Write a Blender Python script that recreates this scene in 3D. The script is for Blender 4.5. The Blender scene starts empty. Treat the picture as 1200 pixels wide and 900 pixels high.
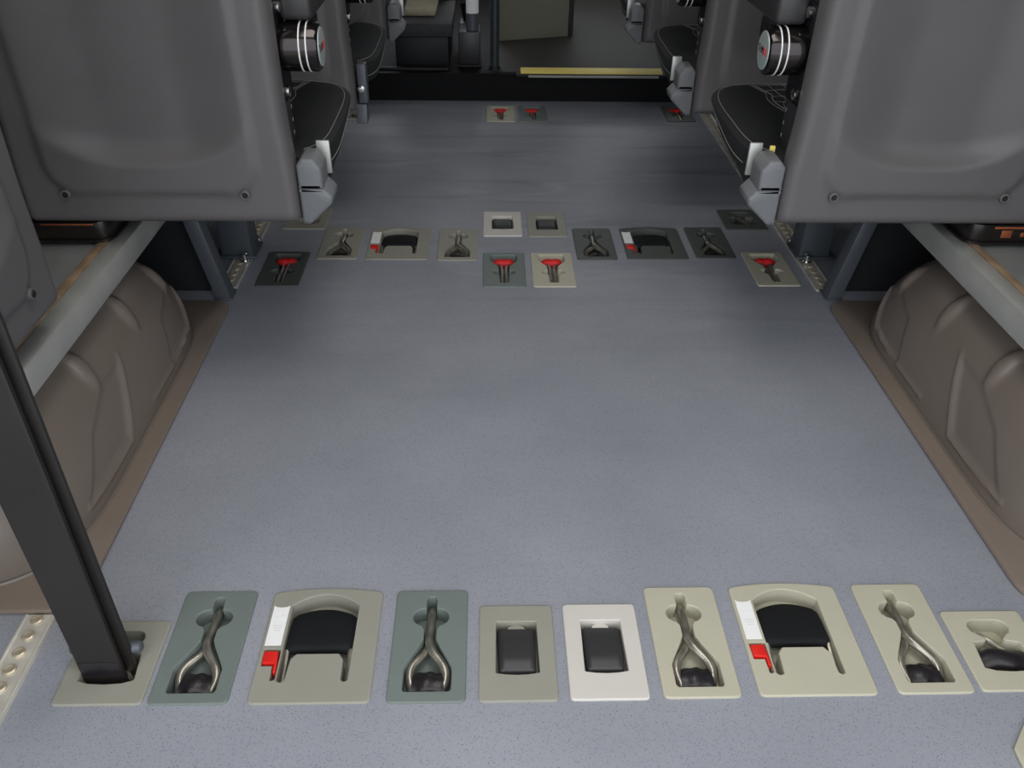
import bpy, bmesh, math, random
from mathutils import Vector, Matrix
from mathutils.geometry import tessellate_polygon

SC = bpy.context.scene
COL = SC.collection
rnd = random.Random(7)
PI = math.pi

# ------------------------------------------------------------------ camera
PITCH, YAW, ROLL, CAM_H, F_PX = math.radians(35.18), math.radians(1.98), math.radians(1.0), 0.95, 982.0
fwd = Vector((math.sin(YAW)*math.cos(PITCH), math.cos(YAW)*math.cos(PITCH), -math.sin(PITCH)))
rgt0 = Vector((math.cos(YAW), -math.sin(YAW), 0)); up0 = rgt0.cross(fwd)
rgt = math.cos(ROLL)*rgt0 + math.sin(ROLL)*up0
up = -math.sin(ROLL)*rgt0 + math.cos(ROLL)*up0
cam = bpy.data.cameras.new('camera'); camo = bpy.data.objects.new('camera', cam); COL.objects.link(camo)
cam.sensor_fit = 'HORIZONTAL'; cam.sensor_width = 36.0; cam.lens = F_PX/1200*36.0
cam.clip_start = 0.02
M = Matrix((rgt, up, -fwd)).transposed().to_4x4(); M.translation = (0, 0, CAM_H)
camo.matrix_world = M
SC.camera = camo

# ------------------------------------------------------------------ world, light, exposure
w = bpy.data.worlds.new('overcast_sky'); SC.world = w; w.use_nodes = True
nt = w.node_tree; nt.nodes.clear()
out = nt.nodes.new('ShaderNodeOutputWorld'); bg = nt.nodes.new('ShaderNodeBackground')
tc = nt.nodes.new('ShaderNodeTexCoord'); sx = nt.nodes.new('ShaderNodeSeparateXYZ')
cr = nt.nodes.new('ShaderNodeValToRGB')
cr.color_ramp.elements[0].position = 0.0; cr.color_ramp.elements[0].color = (0.80, 0.86, 0.95, 1)
cr.color_ramp.elements[1].position = 1.0; cr.color_ramp.elements[1].color = (1.0, 1.0, 1.0, 1)
nt.links.new(tc.outputs['Generated'], sx.inputs[0]); nt.links.new(sx.outputs['Z'], cr.inputs[0])
nt.links.new(cr.outputs[0], bg.inputs['Color']); nt.links.new(bg.outputs[0], out.inputs['Surface'])
bg.inputs['Strength'].default_value = 1.0

def area(name, loc, aim, sx_, sy_, power, color=(1, 1, 1), portal=False):
    l = bpy.data.lights.new(name, 'AREA'); l.shape = 'RECTANGLE'; l.size = sx_; l.size_y = sy_
    l.energy = power; l.color = color
    o = bpy.data.objects.new(name, l); COL.objects.link(o); o.location = loc
    o.rotation_euler = (Vector(aim)-Vector(loc)).to_track_quat('-Z', 'Y').to_euler()
    if portal: l.cycles.is_portal = True
    return o
area('rear_door_portal', (0.1, 0.14, 0.62), (0.1, 3, 0.62), 1.86, 2.6, 1.0, portal=True)

area('roof_lamp', (0.1, 1.0, 1.88), (0.1, 1.0, 0), .5, .9, 3.4, (1.0, .97, .92))

vs = SC.view_settings
vs.view_transform = 'Standard'; vs.look = 'None'; vs.gamma = 1.0; vs.use_curve_mapping = False
vs.exposure = 1.28
try:
    SC.cycles.use_denoising = True
    SC.cycles.max_bounces = 8
    SC.cycles.diffuse_bounces = 5
except Exception: pass

# ------------------------------------------------------------------ materials
def lin(c):
    return tuple(((x/255)/12.92 if x/255 <= .04045 else ((x/255+.055)/1.055)**2.4) for x in c)

def mat(name, rgb, rough=.5, metal=0.0, var=.06, vscale=12.0, bump=0.0, bscale=400.0, spec=.5, rvar=.08):
    m = bpy.data.materials.new(name); m.use_nodes = True
    t = m.node_tree; b = t.nodes['Principled BSDF']
    c = lin(rgb)
    co = t.nodes.new('ShaderNodeTexCoord')
    n = t.nodes.new('ShaderNodeTexNoise'); n.inputs['Scale'].default_value = vscale; n.inputs['Detail'].default_value = 5
    t.links.new(co.outputs['Object'], n.inputs['Vector'])
    r = t.nodes.new('ShaderNodeValToRGB')
    r.color_ramp.elements[0].position = .3; r.color_ramp.elements[1].position = .7
    r.color_ramp.elements[0].color = tuple(max(0, x*(1-var)) for x in c)+(1,)
    r.color_ramp.elements[1].color = tuple(min(1, x*(1+var)) for x in c)+(1,)
    t.links.new(n.outputs['Fac'], r.inputs[0]); t.links.new(r.outputs[0], b.inputs['Base Color'])
    mr = t.nodes.new('ShaderNodeMapRange'); mr.inputs['To Min'].default_value = max(.03, rough-rvar); mr.inputs['To Max'].default_value = min(1, rough+rvar)
    t.links.new(n.outputs['Fac'], mr.inputs['Value']); t.links.new(mr.outputs[0], b.inputs['Roughness'])
    b.inputs['Metallic'].default_value = metal
    b.inputs['Specular IOR Level'].default_value = spec
    if bump:
        n2 = t.nodes.new('ShaderNodeTexNoise'); n2.inputs['Scale'].default_value = bscale; n2.inputs['Detail'].default_value = 3
        t.links.new(co.outputs['Object'], n2.inputs['Vector'])
        bp = t.nodes.new('ShaderNodeBump'); bp.inputs['Strength'].default_value = bump; bp.inputs['Distance'].default_value = .001
        t.links.new(n2.outputs['Fac'], bp.inputs['Height']); t.links.new(bp.outputs[0], b.inputs['Normal'])
    return m

def floor_mat():
    m = bpy.data.materials.new('speckled_vinyl'); m.use_nodes = True
    t = m.node_tree; b = t.nodes['Principled BSDF']; L = t.links.new
    co = t.nodes.new('ShaderNodeTexCoord')
    base = t.nodes.new('ShaderNodeTexNoise'); base.inputs['Scale'].default_value = 3.2; base.inputs['Detail'].default_value = 6
    L(co.outputs['Object'], base.inputs['Vector'])
    r = t.nodes.new('ShaderNodeValToRGB')
    r.color_ramp.elements[0].position = .32; r.color_ramp.elements[1].position = .7
    r.color_ramp.elements[0].color = lin((141, 144, 152))+(1,); r.color_ramp.elements[1].color = lin((155, 157, 165))+(1,)
    L(base.outputs['Fac'], r.inputs[0])
    # fine speckles of the vinyl
    col = r.outputs[0]
    for sc_, th, tone, amt in ((330., .20, (84, 84, 96), .75), (460., .17, (188, 190, 200), .45), (190., .11, (72, 72, 84), .6)):
        v = t.nodes.new('ShaderNodeTexVoronoi'); v.inputs['Scale'].default_value = sc_
        L(co.outputs['Object'], v.inputs['Vector'])
        mr = t.nodes.new('ShaderNodeMapRange'); mr.inputs['From Min'].default_value = th*.8; mr.inputs['From Max'].default_value = th*1.25
        mr.inputs['To Min'].default_value = amt; mr.inputs['To Max'].default_value = 0
        L(v.outputs['Distance'], mr.inputs['Value'])
        mx = t.nodes.new('ShaderNodeMix'); mx.data_type = 'RGBA'
        L(mr.outputs[0], mx.inputs['Factor']); L(col, mx.inputs['A']); mx.inputs['B'].default_value = lin(tone)+(1,)
        col = mx.outputs['Result']
    # scuffs: long smears across the gangway
    mp = t.nodes.new('ShaderNodeMapping'); mp.inputs['Scale'].default_value = (1.1, 9.0, 1); mp.inputs['Rotation'].default_value = (0, 0, .12)
    L(co.outputs['Object'], mp.inputs['Vector'])
    s = t.nodes.new('ShaderNodeTexNoise'); s.inputs['Scale'].default_value = 1.3; s.inputs['Detail'].default_value = 7; s.inputs['Distortion'].default_value = .6
    L(mp.outputs[0], s.inputs['Vector'])
    sr = t.nodes.new('ShaderNodeMapRange'); sr.inputs['From Min'].default_value = .55; sr.inputs['From Max'].default_value = .8
    sr.inputs['To Max'].default_value = .62
    L(s.outputs['Fac'], sr.inputs['Value'])
    sep = t.nodes.new('ShaderNodeSeparateXYZ'); L(co.outputs['Object'], sep.inputs[0])
    yr = t.nodes.new('ShaderNodeMapRange'); yr.inputs['From Min'].default_value = 1.2; yr.inputs['From Max'].default_value = 2.2
    yr.inputs['To Min'].default_value = .12
    L(sep.outputs['Y'], yr.inputs['Value'])
    mu = t.nodes.new('ShaderNodeMath'); mu.operation = 'MULTIPLY'; L(sr.outputs[0], mu.inputs[0]); L(yr.outputs[0], mu.inputs[1])
    mx = t.nodes.new('ShaderNodeMix'); mx.data_type = 'RGBA'; L(mu.outputs[0], mx.inputs['Factor']); L(col, mx.inputs['A'])
    mx.inputs['B'].default_value = lin((96, 102, 104))+(1,)
    # pale rubbed arcs
    mp2 = t.nodes.new('ShaderNodeMapping'); mp2.inputs['Scale'].default_value = (1.3, 6.0, 1); mp2.inputs['Rotation'].default_value = (0, 0, -.28); mp2.inputs['Location'].default_value = (3.1, 1.7, 0)
    L(co.outputs['Object'], mp2.inputs['Vector'])
    s2 = t.nodes.new('ShaderNodeTexNoise'); s2.inputs['Scale'].default_value = 1.6; s2.inputs['Detail'].default_value = 8; s2.inputs['Distortion'].default_value = 1.2
    L(mp2.outputs[0], s2.inputs['Vector'])
    q2 = t.nodes.new('ShaderNodeMapRange'); q2.inputs['From Min'].default_value = .56; q2.inputs['From Max'].default_value = .78; q2.inputs['To Max'].default_value = .4
    L(s2.outputs['Fac'], q2.inputs['Value'])
    mu2 = t.nodes.new('ShaderNodeMath'); mu2.operation = 'MULTIPLY'; L(q2.outputs[0], mu2.inputs[0]); L(yr.outputs[0], mu2.inputs[1])
    mx2 = t.nodes.new('ShaderNodeMix'); mx2.data_type = 'RGBA'; L(mu2.outputs[0], mx2.inputs['Factor']); L(mx.outputs['Result'], mx2.inputs['A'])
    mx2.inputs['B'].default_value = lin((186, 190, 190))+(1,)
    L(mx2.outputs['Result'], b.inputs['Base Color'])
    rr = t.nodes.new('ShaderNodeMapRange'); rr.inputs['To Min'].default_value = .36; rr.inputs['To Max'].default_value = .56
    L(s.outputs['Fac'], rr.inputs['Value']); L(rr.outputs[0], b.inputs['Roughness'])
    n2 = t.nodes.new('ShaderNodeTexNoise'); n2.inputs['Scale'].default_value = 260; L(co.outputs['Object'], n2.inputs['Vector'])
    bp = t.nodes.new('ShaderNodeBump'); bp.inputs['Strength'].default_value = .12; bp.inputs['Distance'].default_value = .0008
    L(n2.outputs['Fac'], bp.inputs['Height']); L(bp.outputs[0], b.inputs['Normal'])
    b.inputs['Specular IOR Level'].default_value = .35
    return m

MT = {
 'floor': floor_mat(),
 'green': mat('green_grey_plastic', (112, 122, 117), .48, var=.04),
 'dark': mat('dark_grey_plastic', (84, 88, 84), .5, var=.05),
 'beige': mat('grey_beige_plastic', (150, 148, 136), .48, var=.04),
 'cream': mat('cream_plastic', (186, 182, 162), .48, var=.03),
 'white': mat('white_plastic', (207, 202, 194), .48, var=.02),
 'black': mat('black_plastic', (30, 31, 33), .62, var=.1, bump=.1, spec=.12),
 'anthracite': mat('anthracite_plastic', (52, 51, 52), .42, var=.05, bump=.15, bscale=700),
 'hub': mat('anodised_black', (60, 56, 56), .13, .9, var=.03, rvar=.02),
 'shell': mat('seat_shell_plastic', (94, 91, 91), .44, var=.03, bump=.18, bscale=900),
 'cover': mat('grey_cover_plastic', (112, 114, 116), .45, var=.03),
 'fabric': mat('black_upholstery', (31, 32, 33), .75, var=.12, vscale=30, bump=.5, bscale=600),
 'side': mat('charcoal_upholstery', (52, 52, 53), .7, var=.1, vscale=30, bump=.4, bscale=600),
 'stitch': mat('white_thread', (158, 156, 150), .7),
 'red': mat('red_plastic', (222, 34, 26), .4, var=.05),
 'redweb': mat('red_webbing', (205, 20, 22), .6, var=.15, vscale=60, bump=.4, bscale=300),
 'web': mat('black_webbing', (34, 31, 34), .36, var=.25, vscale=60, bump=.25, bscale=350),
 'strap': mat('dark_strap', (33, 30, 28), .5, var=.1, vscale=20, bump=.25, bscale=700),
 'label': mat('white_label', (245, 245, 243), .5, var=.01),
 'print': mat('grey_print', (224, 224, 222), .6),
 'steel': mat('dull_steel', (172, 168, 156), .34, .85, var=.25, vscale=40, bump=.3, bscale=300, rvar=.15),
 'alu': mat('brushed_aluminium', (186, 186, 180), .36, .45, var=.08, vscale=18, rvar=.15),
 'track': mat('worn_track_aluminium', (212, 207, 195), .42, .3, var=.14, vscale=30),
 'stud': mat('stained_metal', (205, 192, 168), .35, .5, var=.2, vscale=80),
 'alu_dull': mat('dull_aluminium', (146, 148, 146), .5, .4, var=.14, vscale=14, rvar=.15),
 'alu_warm': mat('stained_aluminium', (176, 150, 122), .5, .5, var=.25, vscale=25),
 'chrome': mat('bright_metal', (215, 215, 212), .18, 1.0, var=.05),
 'frame': mat('dark_painted_steel', (84, 89, 94), .42, .1, var=.08),
 'taupe': mat('taupe_moulding', (116, 106, 97), .32, var=.05, vscale=5, bump=.12, bscale=500),
 'flange': mat('taupe_flange', (128, 115, 104), .36, var=.06, vscale=8, bump=.12, bscale=500),
 'plinth': mat('black_worn_plinth', (34, 30, 28), .3, .3, var=.2),
 'copper': mat('worn_copper', (170, 96, 62), .45, .6, var=.4, vscale=60),
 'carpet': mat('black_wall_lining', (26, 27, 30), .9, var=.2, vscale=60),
 'wall': mat('grey_wall_lining', (104, 106, 107), .8, var=.04),
 'ceil': mat('pale_ceiling_lining', (150, 150, 146), .85, var=.03),
 'riser': mat('black_step_riser', (10, 10, 11), .6, var=.2, spec=.2),
 'mat': mat('dark_ribbed_mat', (50, 49, 44), .6, var=.25, vscale=9, bump=.4, bscale=250),
 'yellow': mat('yellow_nosing', (255, 230, 124), .5, var=.04),
 'greystrip': mat('grey_nosing', (160, 160, 154), .5),
 'pole': mat('dark_pole_paint', (52, 60, 62), .35, .1),
 'panel': mat('olive_grey_panel', (128, 126, 112), .6, var=.05, vscale=4),
 'capgrey': mat('grey_cap', (172, 182, 180), .4, .2, var=.03),
 'ringwhite': mat('white_ring', (236, 236, 232), .4),
 'ground': mat('pale_paving', (165, 163, 158), .9, var=.1),
 'beigeseat': mat('worn_beige_cushion', (150, 143, 122), .7, var=.15, vscale=30),
 'rubber': mat('black_rubber', (20, 20, 21), .6),
}

# ------------------------------------------------------------------ mesh helpers
def obj(name, bm, m, parent=None, angle=38, loc=None, rot=None):
    me = bpy.data.meshes.new(name)
    bm.to_mesh(me); bm.free()
    me.materials.append(MT[m] if isinstance(m, str) else m)
    me.shade_smooth(); me.set_sharp_from_angle(angle=math.radians(angle))
    o = bpy.data.objects.new(name, me); COL.objects.link(o)
    if parent: o.parent = parent
    if loc: o.location = loc
    if rot: o.rotation_euler = rot
    return o

def again(name, src, parent, loc=None, rot=None):
    o = src.copy(); COL.objects.link(o); o.parent = parent; o.name = name
    if loc is not None: o.location = loc
    if rot is not None: o.rotation_euler = rot
    return o

def thing(name, label, cat, loc=(0, 0, 0), rotz=0.0, group=None):
    o = bpy.data.objects.new(name, None); COL.objects.link(o); o.empty_display_size = .05
    o.location = loc; o.rotation_euler = (0, 0, rotz); return tag(o, label, cat, group)

def tag(o, label, cat, group=None):
    o['label'] = label; o['category'] = cat
    if group: o['group'] = group
    return o

def structure(o, label):
    o['kind'] = 'structure'; o['label'] = label; return o

def box(x0, x1, y0, y1, z0, z1, bev=0.0, seg=2, bm=None, edges=None):
    t = bmesh.new(); bmesh.ops.create_cube(t, size=1.0)
    for v in t.verts:
        v.co = Vector((x0 + (v.co.x+.5)*(x1-x0), y0 + (v.co.y+.5)*(y1-y0), z0 + (v.co.z+.5)*(z1-z0)))
    if bev:
        bmesh.ops.bevel(t, geom=list(t.edges), offset=bev, segments=seg, profile=.5, affect='EDGES')
    if bm is None: return t
    merge(bm, t); return bm

def merge(bm, t):
    vm = [bm.verts.new(v.co) for v in t.verts]
    for i, v in enumerate(t.verts): v.index = i
    for f in t.faces:
        try: bm.faces.new([vm[v.index] for v in f.verts])
        except ValueError: pass
    t.free(); return bm

def xform(bm, mtx):
    bmesh.ops.transform(bm, matrix=mtx, verts=bm.verts); return bm

def tube(pts, r, seg=10, bm=None, cap=True, flat=1.0):
    """pts: points, r: radius or list; flat scales the profile on its second axis"""
    bm = bm or bmesh.new()
    pts = [Vector(p) for p in pts]; n = len(pts)
    rs = r if isinstance(r, (list, tuple)) else [r]*n
    prev = None; rings = []
    for i, p in enumerate(pts):
        d = (pts[min(i+1, n-1)]-pts[max(i-1, 0)]).normalized()
        if prev is None:
            a = Vector((0, 0, 1)) if abs(d.z) < .9 else Vector((1, 0, 0))
            u = d.cross(a).normalized()
        else:
            u = (prev - d*prev.dot(d)).normalized()
        prev = u; v = d.cross(u)
        rings.append([bm.verts.new(p + u*(math.cos(2*PI*k/seg)*rs[i]) + v*(math.sin(2*PI*k/seg)*rs[i]*flat)) for k in range(seg)])
    for a, b in zip(rings, rings[1:]):
        for k in range(seg):
            bm.faces.new((a[k], a[(k+1) % seg], b[(k+1) % seg], b[k]))
    if cap:
        bm.faces.new(rings[0][::-1]); bm.faces.new(rings[-1])
    return bm

def smooth(pts, n=6):
    """Catmull-Rom through the points"""
    P = [Vector(p) for p in pts]; P = [P[0]*2-P[1]] + P + [P[-1]*2-P[-2]]; o = []
    for i in range(1, len(P)-2):
        a, b, c, d = P[i-1:i+3]
        for k in range(n):
            t = k/n
            o.append(.5*((2*b)+(c-a)*t+(2*a-5*b+4*c-d)*t*t+(3*b-a-3*c+d)*t**3))
    o.append(P[-2]); return o

def lathe(prof, seg=28, axis='X', bm=None, at=(0, 0, 0)):
    """prof: (along, radius)"""
    bm = bm or bmesh.new(); at = Vector(at); rings = []
    for h, r in prof:
        ring = []
        for k in range(seg):
            c, s = math.cos(2*PI*k/seg)*r, math.sin(2*PI*k/seg)*r
            ring.append(bm.verts.new(at + Vector((h, c, s) if axis == 'X' else (s, h, c) if axis == 'Y' else (c, s, h))))
        rings.append(ring)
    for a, b in zip(rings, rings[1:]):
        for k in range(seg): bm.faces.new((a[k], a[(k+1) % seg], b[(k+1) % seg], b[k]))
    bm.faces.new(rings[0][::-1]); bm.faces.new(rings[-1])
    bmesh.ops.recalc_face_normals(bm, faces=bm.faces)
    return bm

def rounded(pts, rad, n=4):
    """round the corners of a closed 2-D outline; rad: number or per-corner list"""
    P = [Vector(p) for p in pts]; N = len(P); o = []
    rs = rad if isinstance(rad, (list, tuple)) else [rad]*N
    for i in range(N):
        a, b, c = P[i-1], P[i], P[(i+1) % N]
        u, v = (a-b), (c-b); lu, lv = u.length, v.length
        if rs[i] <= 0: o.append(tuple(b)); continue
        u /= lu; v /= lv
        ang = u.angle(v); t = min(rs[i]/math.tan(ang/2), lu*.49, lv*.49)
        p, q = b+u*t, b+v*t
        for k in range(n+1):
            s = k/n; o.append(tuple((p*(1-s)+b*s)*(1-s)+(b*(1-s)+q*s)*s))
    return o

def area2(P): return sum(P[i-1][0]*P[i][1]-P[i][0]*P[i-1][1] for i in range(len(P)))/2

def offset(P, d):
    """move a closed outline sideways; d > 0 outwards"""
    if area2(P) < 0: P = P[::-1]
    o = []; N = len(P)
    for i in range(N):
        a, b, c = Vector(P[i-1]), Vector(P[i]), Vector(P[(i+1) % N])
        e1, e2 = (b-a), (c-b)
        n1 = Vector((e1.y, -e1.x)).normalized() if e1.length > 1e-9 else Vector((0, 0))
        n2 = Vector((e2.y, -e2.x)).normalized() if e2.length > 1e-9 else Vector((0, 0))
        n = (n1+n2); n = n.normalized() if n.length > 1e-6 else n1
        o.append(tuple(b+n*d))
    return o

def fill(bm, loops):
    """loops: lists of BMVerts at one height, first outer then holes"""
    vs_ = [v for lp in loops for v in lp]
    for tri in tessellate_polygon([[v.co for v in lp] for lp in loops]):
        try: bm.faces.new([vs_[i] for i in tri])
        except ValueError: pass

def ring(bm, P, z): return [bm.verts.new((p[0], p[1], z)) for p in P]
def strip(bm, A, B):
    N = len(A)
    for i in range(N): bm.faces.new((A[i], A[(i+1) % N], B[(i+1) % N], B[i]))

def plate_mesh(outline, holes, depth=.024, t=.003):
    """moulded plate: bevelled rim, every hole a well with rounded lip, walls and a bottom"""
    bm = bmesh.new()
    if area2(outline) < 0: outline = outline[::-1]
    o2 = ring(bm, offset(outline, -.0018), t); o1 = ring(bm, offset(outline, -.0005), t-.0006); o0 = ring(bm, outline, t-.0016); ob = ring(bm, outline, 0)
    strip(bm, o2, o1); strip(bm, o1, o0); strip(bm, o0, ob)
    loops = [o2]
    for h, d in holes:
        if area2(h) < 0: h = h[::-1]
        a = ring(bm, offset(h, .0011), t); b = ring(bm, offset(h, .0003), t-.0005); c = ring(bm, h, t-.0014); e = ring(bm, h, -d)
        strip(bm, a, b); strip(bm, b, c); strip(bm, c, e); fill(bm, [e]); loops.append(a)
    fill(bm, loops)
    bmesh.ops.recalc_face_normals(bm, faces=bm.faces)
    # make sure the top faces look up
    up_ = sum(f.normal.z*f.calc_area() for f in bm.faces if f.calc_center_median().z > t-1e-5)
    if up_ < 0: bmesh.ops.reverse_faces(bm, faces=bm.faces)
    return bm

def prism(outline, axis, d0, d1, bev=0.0, bm=None):
    """extrude a 2-D outline; axis X: (y, z) outline, Y: (x, z), Z: (x, y)"""
    t = bmesh.new()
    f3 = {'X': lambda p, d: (d, p[0], p[1]), 'Y': lambda p, d: (p[0], d, p[1]), 'Z': lambda p, d: (p[0], p[1], d)}[axis]
    A = [t.verts.new(f3(p, d0)) for p in outline]; B = [t.verts.new(f3(p, d1)) for p in outline]
    strip(t, A, B); fill(t, [A]); fill(t, [B])
    bmesh.ops.recalc_face_normals(t, faces=t.faces)
    if bev:
        es = [e for e in t.edges if len(e.link_faces) == 2 and e.calc_face_angle(0) > .9]
        bmesh.ops.bevel(t, geom=es, offset=bev, segments=2, profile=.5, affect='EDGES')
    if bm is None: return t
    return merge(bm, t)

def text_mesh(body, size):
    c = bpy.data.curves.new('t', 'FONT'); c.body = body; c.size = size; c.align_x = 'CENTER'; c.align_y = 'CENTER'; c.extrude = size*.02
    o = bpy.data.objects.new('t', c); COL.objects.link(o)
    dg = bpy.context.evaluated_depsgraph_get(); me = bpy.data.meshes.new_from_object(o.evaluated_get(dg))
    bm = bmesh.new(); bm.from_mesh(me)
    bpy.data.objects.remove(o); bpy.data.curves.remove(c); bpy.data.meshes.remove(me)
    return bm

# ------------------------------------------------------------------ plate layout (centre line of the gangway at x = CX)
CX = 0.10
RECT_W, RECT_L = .103, .155
BONE_W, BONE_L = .102, .184
WIDE_W, WIDE_L = .156, .189
PART_W, PART_L = .114, .131
RED_W, RED_L = .103, .178
PLATES = []   # kind, x centre, y of the near edge, colour
Y1, Y2 = .642, 1.881

# ------------------------------------------------------------------ the floor with cut-outs under the wells
def floor_build(rects):
    X0, X1, Ya, Yb = -.86, 1.06, .16, 3.2
    xs = sorted(set([X0, X1]+[r[0] for r in rects]+[r[1] for r in rects])); ys = sorted(set([Ya, Yb]+[r[2] for r in rects]+[r[3] for r in rects]))
    bm = bmesh.new(); V = {}
    def v(i, j):
        if (i, j) not in V: V[i, j] = bm.verts.new((xs[i], ys[j], 0))
        return V[i, j]
    for i in range(len(xs)-1):
        for j in range(len(ys)-1):
            mx, my = (xs[i]+xs[i+1])/2, (ys[j]+ys[j+1])/2
            if any(r[0] < mx < r[1] and r[2] < my < r[3] for r in rects): continue
            bm.faces.new((v(i, j), v(i+1, j), v(i+1, j+1), v(i, j+1)))
    structure(obj('floor', bm, 'floor'), 'blue-grey speckled vinyl minibus floor')

# ------------------------------------------------------------------ shell of the vehicle
def shell_build():
    for side, x0, x1 in (('left', -.92, -.86), ('right', 1.06, 1.12)):
        bm = box(x0, x1, .16, 5.2, -.02, .95)
        box(x0, x1, .16, 5.2, 1.45, 1.9, bm=bm)
        for a, b in ((.16, 3.0), (4.0, 4.2), (4.9, 5.2)): box(x0, x1, a, b, .95, 1.45, bm=bm)
        structure(obj('wall_'+side, bm, 'wall'), 'grey lined %s side wall of the vehicle' % side)
        xi = -.86 if side == 'left' else 1.06
        d = 1 if side == 'left' else -1
        a, b = sorted((xi, xi+d*.012))
        structure(obj('baseboard_'+side, box(a, b, .16, 3.2, 0, .42), 'carpet'), 'black carpet lining along the foot of the %s wall' % side)
    structure(obj('ceiling', box(-.92, 1.12, .16, 5.2, 1.9, 1.94), 'ceil'), 'pale lined roof of the vehicle')
    bm = box(-.92, 1.12, 5.2, 5.26, -.02, .9); box(-.92, 1.12, 5.2, 5.26, 1.6, 1.94, bm=bm)
    structure(obj('wall_front', bm, 'carpet'), 'dark dashboard bulkhead at the front')
    structure(obj('ground', box(-8, 8, -9, 12, -.76, -.72), 'ground'), 'pale paving outside the vehicle')
shell_build()

# ------------------------------------------------------------------ step up to the cab
def step_build():
    o = structure(obj('step', box(-.86, 1.06, 3.2, 5.2, -.02, .094), 'riser'), 'black step up to the cab floor')
    obj('floor_mat_surface', box(.02, 1.06, 3.215, 5.2, .094, .1, .001), 'mat', o)['label'] = 'dark worn mat on the raised floor'
    obj('edge_trim', box(-.86, .11, 3.196, 3.225, .094, .1, .002), 'riser', o)
    obj('nosing_carrier', box(.105, .665, 3.165, 3.235, .097, .107, .003), 'rubber', o)
    obj('nosing', xform(box(.122, .648, -.024, .024, -.001, .001, .0006), Matrix.Translation((0, 3.199, .1125)) @ Matrix.Rotation(math.radians(11), 4, 'X')), 'yellow', o)['label'] = 'bright yellow tread edge'
    obj('nosing_lip', box(.15, .63, 3.158, 3.1655, .098, .105, .001), 'greystrip', o)['label'] = 'thin grey strip under the yellow edge'
    for x in (.21, .47): obj('rivet', lathe([(0, .004), (.002, .003)], 10, 'Z', at=(x, 3.245, .1)), 'chrome', o)
step_build()

# ------------------------------------------------------------------ anchor plates
def rrect(x0, x1, y0, y1, r, n=5): return rounded([(x0, y0), (x1, y0), (x1, y1), (x0, y1)], r, n)

def bone_hole():
    R = [(.0072, .166), (.0072, .151)]
    for k in range(11):                                   # right lobe of the cross slot
        a = math.radians(78-156*k/10); R.append((.0085+.0165*math.cos(a) if False else .009+.016*math.cos(a), .1355+.0145*math.sin(a)))
    R += [(.0085, .115), (.0085, .098), (.014, .086), (.026, .064), (.0315, .052), (.0315, .020), (.029, .0165)]
    P = [(0.0045, .1715)] + R
    return rounded(P + [(-x, y) for x, y in reversed(P)], .0012, 2)

def red_hole():
    R = [(.031, .166), (.0325, .160), (.0325, .133), (.0135, .104), (.0125, .084)]
    for k in range(9):
        a = math.radians(65-130*k/8); R.append((.012+.016*math.cos(a), .073+.0115*math.sin(a)))
    R += [(.0115, .058), (.0105, .024), (.008, .0195)]
    return rounded(R + [(-x, y) for x, y in reversed(R)], .001, 2)

def part_hole():
    R = []
    for k in range(9):
        a = math.radians(90-165*k/8); R.append((.016+.0125*math.cos(a), .102+.0125*math.sin(a)))
    R += [(.0125, .083), (.014, .079), (.032, .077), (.036, .036), (.022, .0315), (.0, .030)]
    return rounded(R + [(-x, y) for x, y in reversed(R[:-1])], .0015, 2)

def wide_holes():
    A = [(.031, .034), (.030, .157)]
    for k in range(1, 10): A.append((.030+.094*k/10, .157+.020*(1-((k-5)/5)**2)))
    A += [(.124, .157), (.123, .034), (.119, .0315), (.1145, .034), (.1135, .066), (.107, .0755), (.050, .0755), (.043, .067), (.041, .034), (.036, .0315)]
    main = [(x-.078, y) for x, y in rounded(A, [.003]*2+[0]*9+[.003]+[.003]*(len(A)-12), 3)]
    lev = [(x-.078, y) for x, y in rounded([(.006, .083), (.028, .083), (.0285, .036), (.0225, .034), (.0215, .057), (.0065, .057)], .0012, 2)]
    return main, lev

def rect_hole():
    P = [(-.029, .043), (-.015, .0408), (0, .040), (.015, .0408), (.029, .043), (.028, .126), (-.028, .126)]
    return rounded(P, [.002, 0, 0, 0, .002, .002, .002], 3)

def twisted_hook(t, webm='web', seed=0):
    """steel eye with one limb crossing over, black webbing folded round its foot"""
    r2 = random.Random(seed); j = lambda s: r2.uniform(-s, s)
    z = -.008
    a = smooth([(0+j(.001), .160, z-.008), (0, .146, z), (.0, .118, z+.002), (-.001, .098, z+.004), (.006, .080, z+.005), (.020, .060, z+.002), (.0235, .044, z-.002), (.018, .026, z-.007)], 6)
    b = smooth([(-.003, .092, z-.004), (-.007, .082, z-.001), (-.0205, .064, z), (-.0245, .048, z-.002), (-.020, .027, z-.007)], 6)
    obj('anchor_eye', tube(b, .0058, 10, tube(a, .0062, 10)), 'steel', t)['label'] = 'dull steel forked anchor eye'
    bm = bmesh.new(); n = 14; rows = []
    prof = [(.0180, -.021), (.0180, -.010), (.024, -.0030), (.037, -.0008), (.048, -.0030), (.0545, -.010), (.0545, -.02)]
    for i in range(n+1):
        s = i/n*2-1; hw = .0232
        rows.append([bm.verts.new((s*hw*(1-.18*(y-.0175)/.032), y+.0012*math.sin(7*s), zz-.0035*abs(s)**2.5+.0009*math.sin(5*s+2))) for y, zz in prof])
    for p, q in zip(rows, rows[1:]):
        for k in range(len(prof)-1): bm.faces.new((p[k], p[k+1], q[k+1], q[k]))
    bmesh.ops.recalc_face_normals(bm, faces=bm.faces)
    bmesh.ops.solidify(bm, geom=bm.faces[:], thickness=.0016)
    obj('webbing', bm, webm, t, 60)['label'] = 'black webbing folded round the eye'

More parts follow.
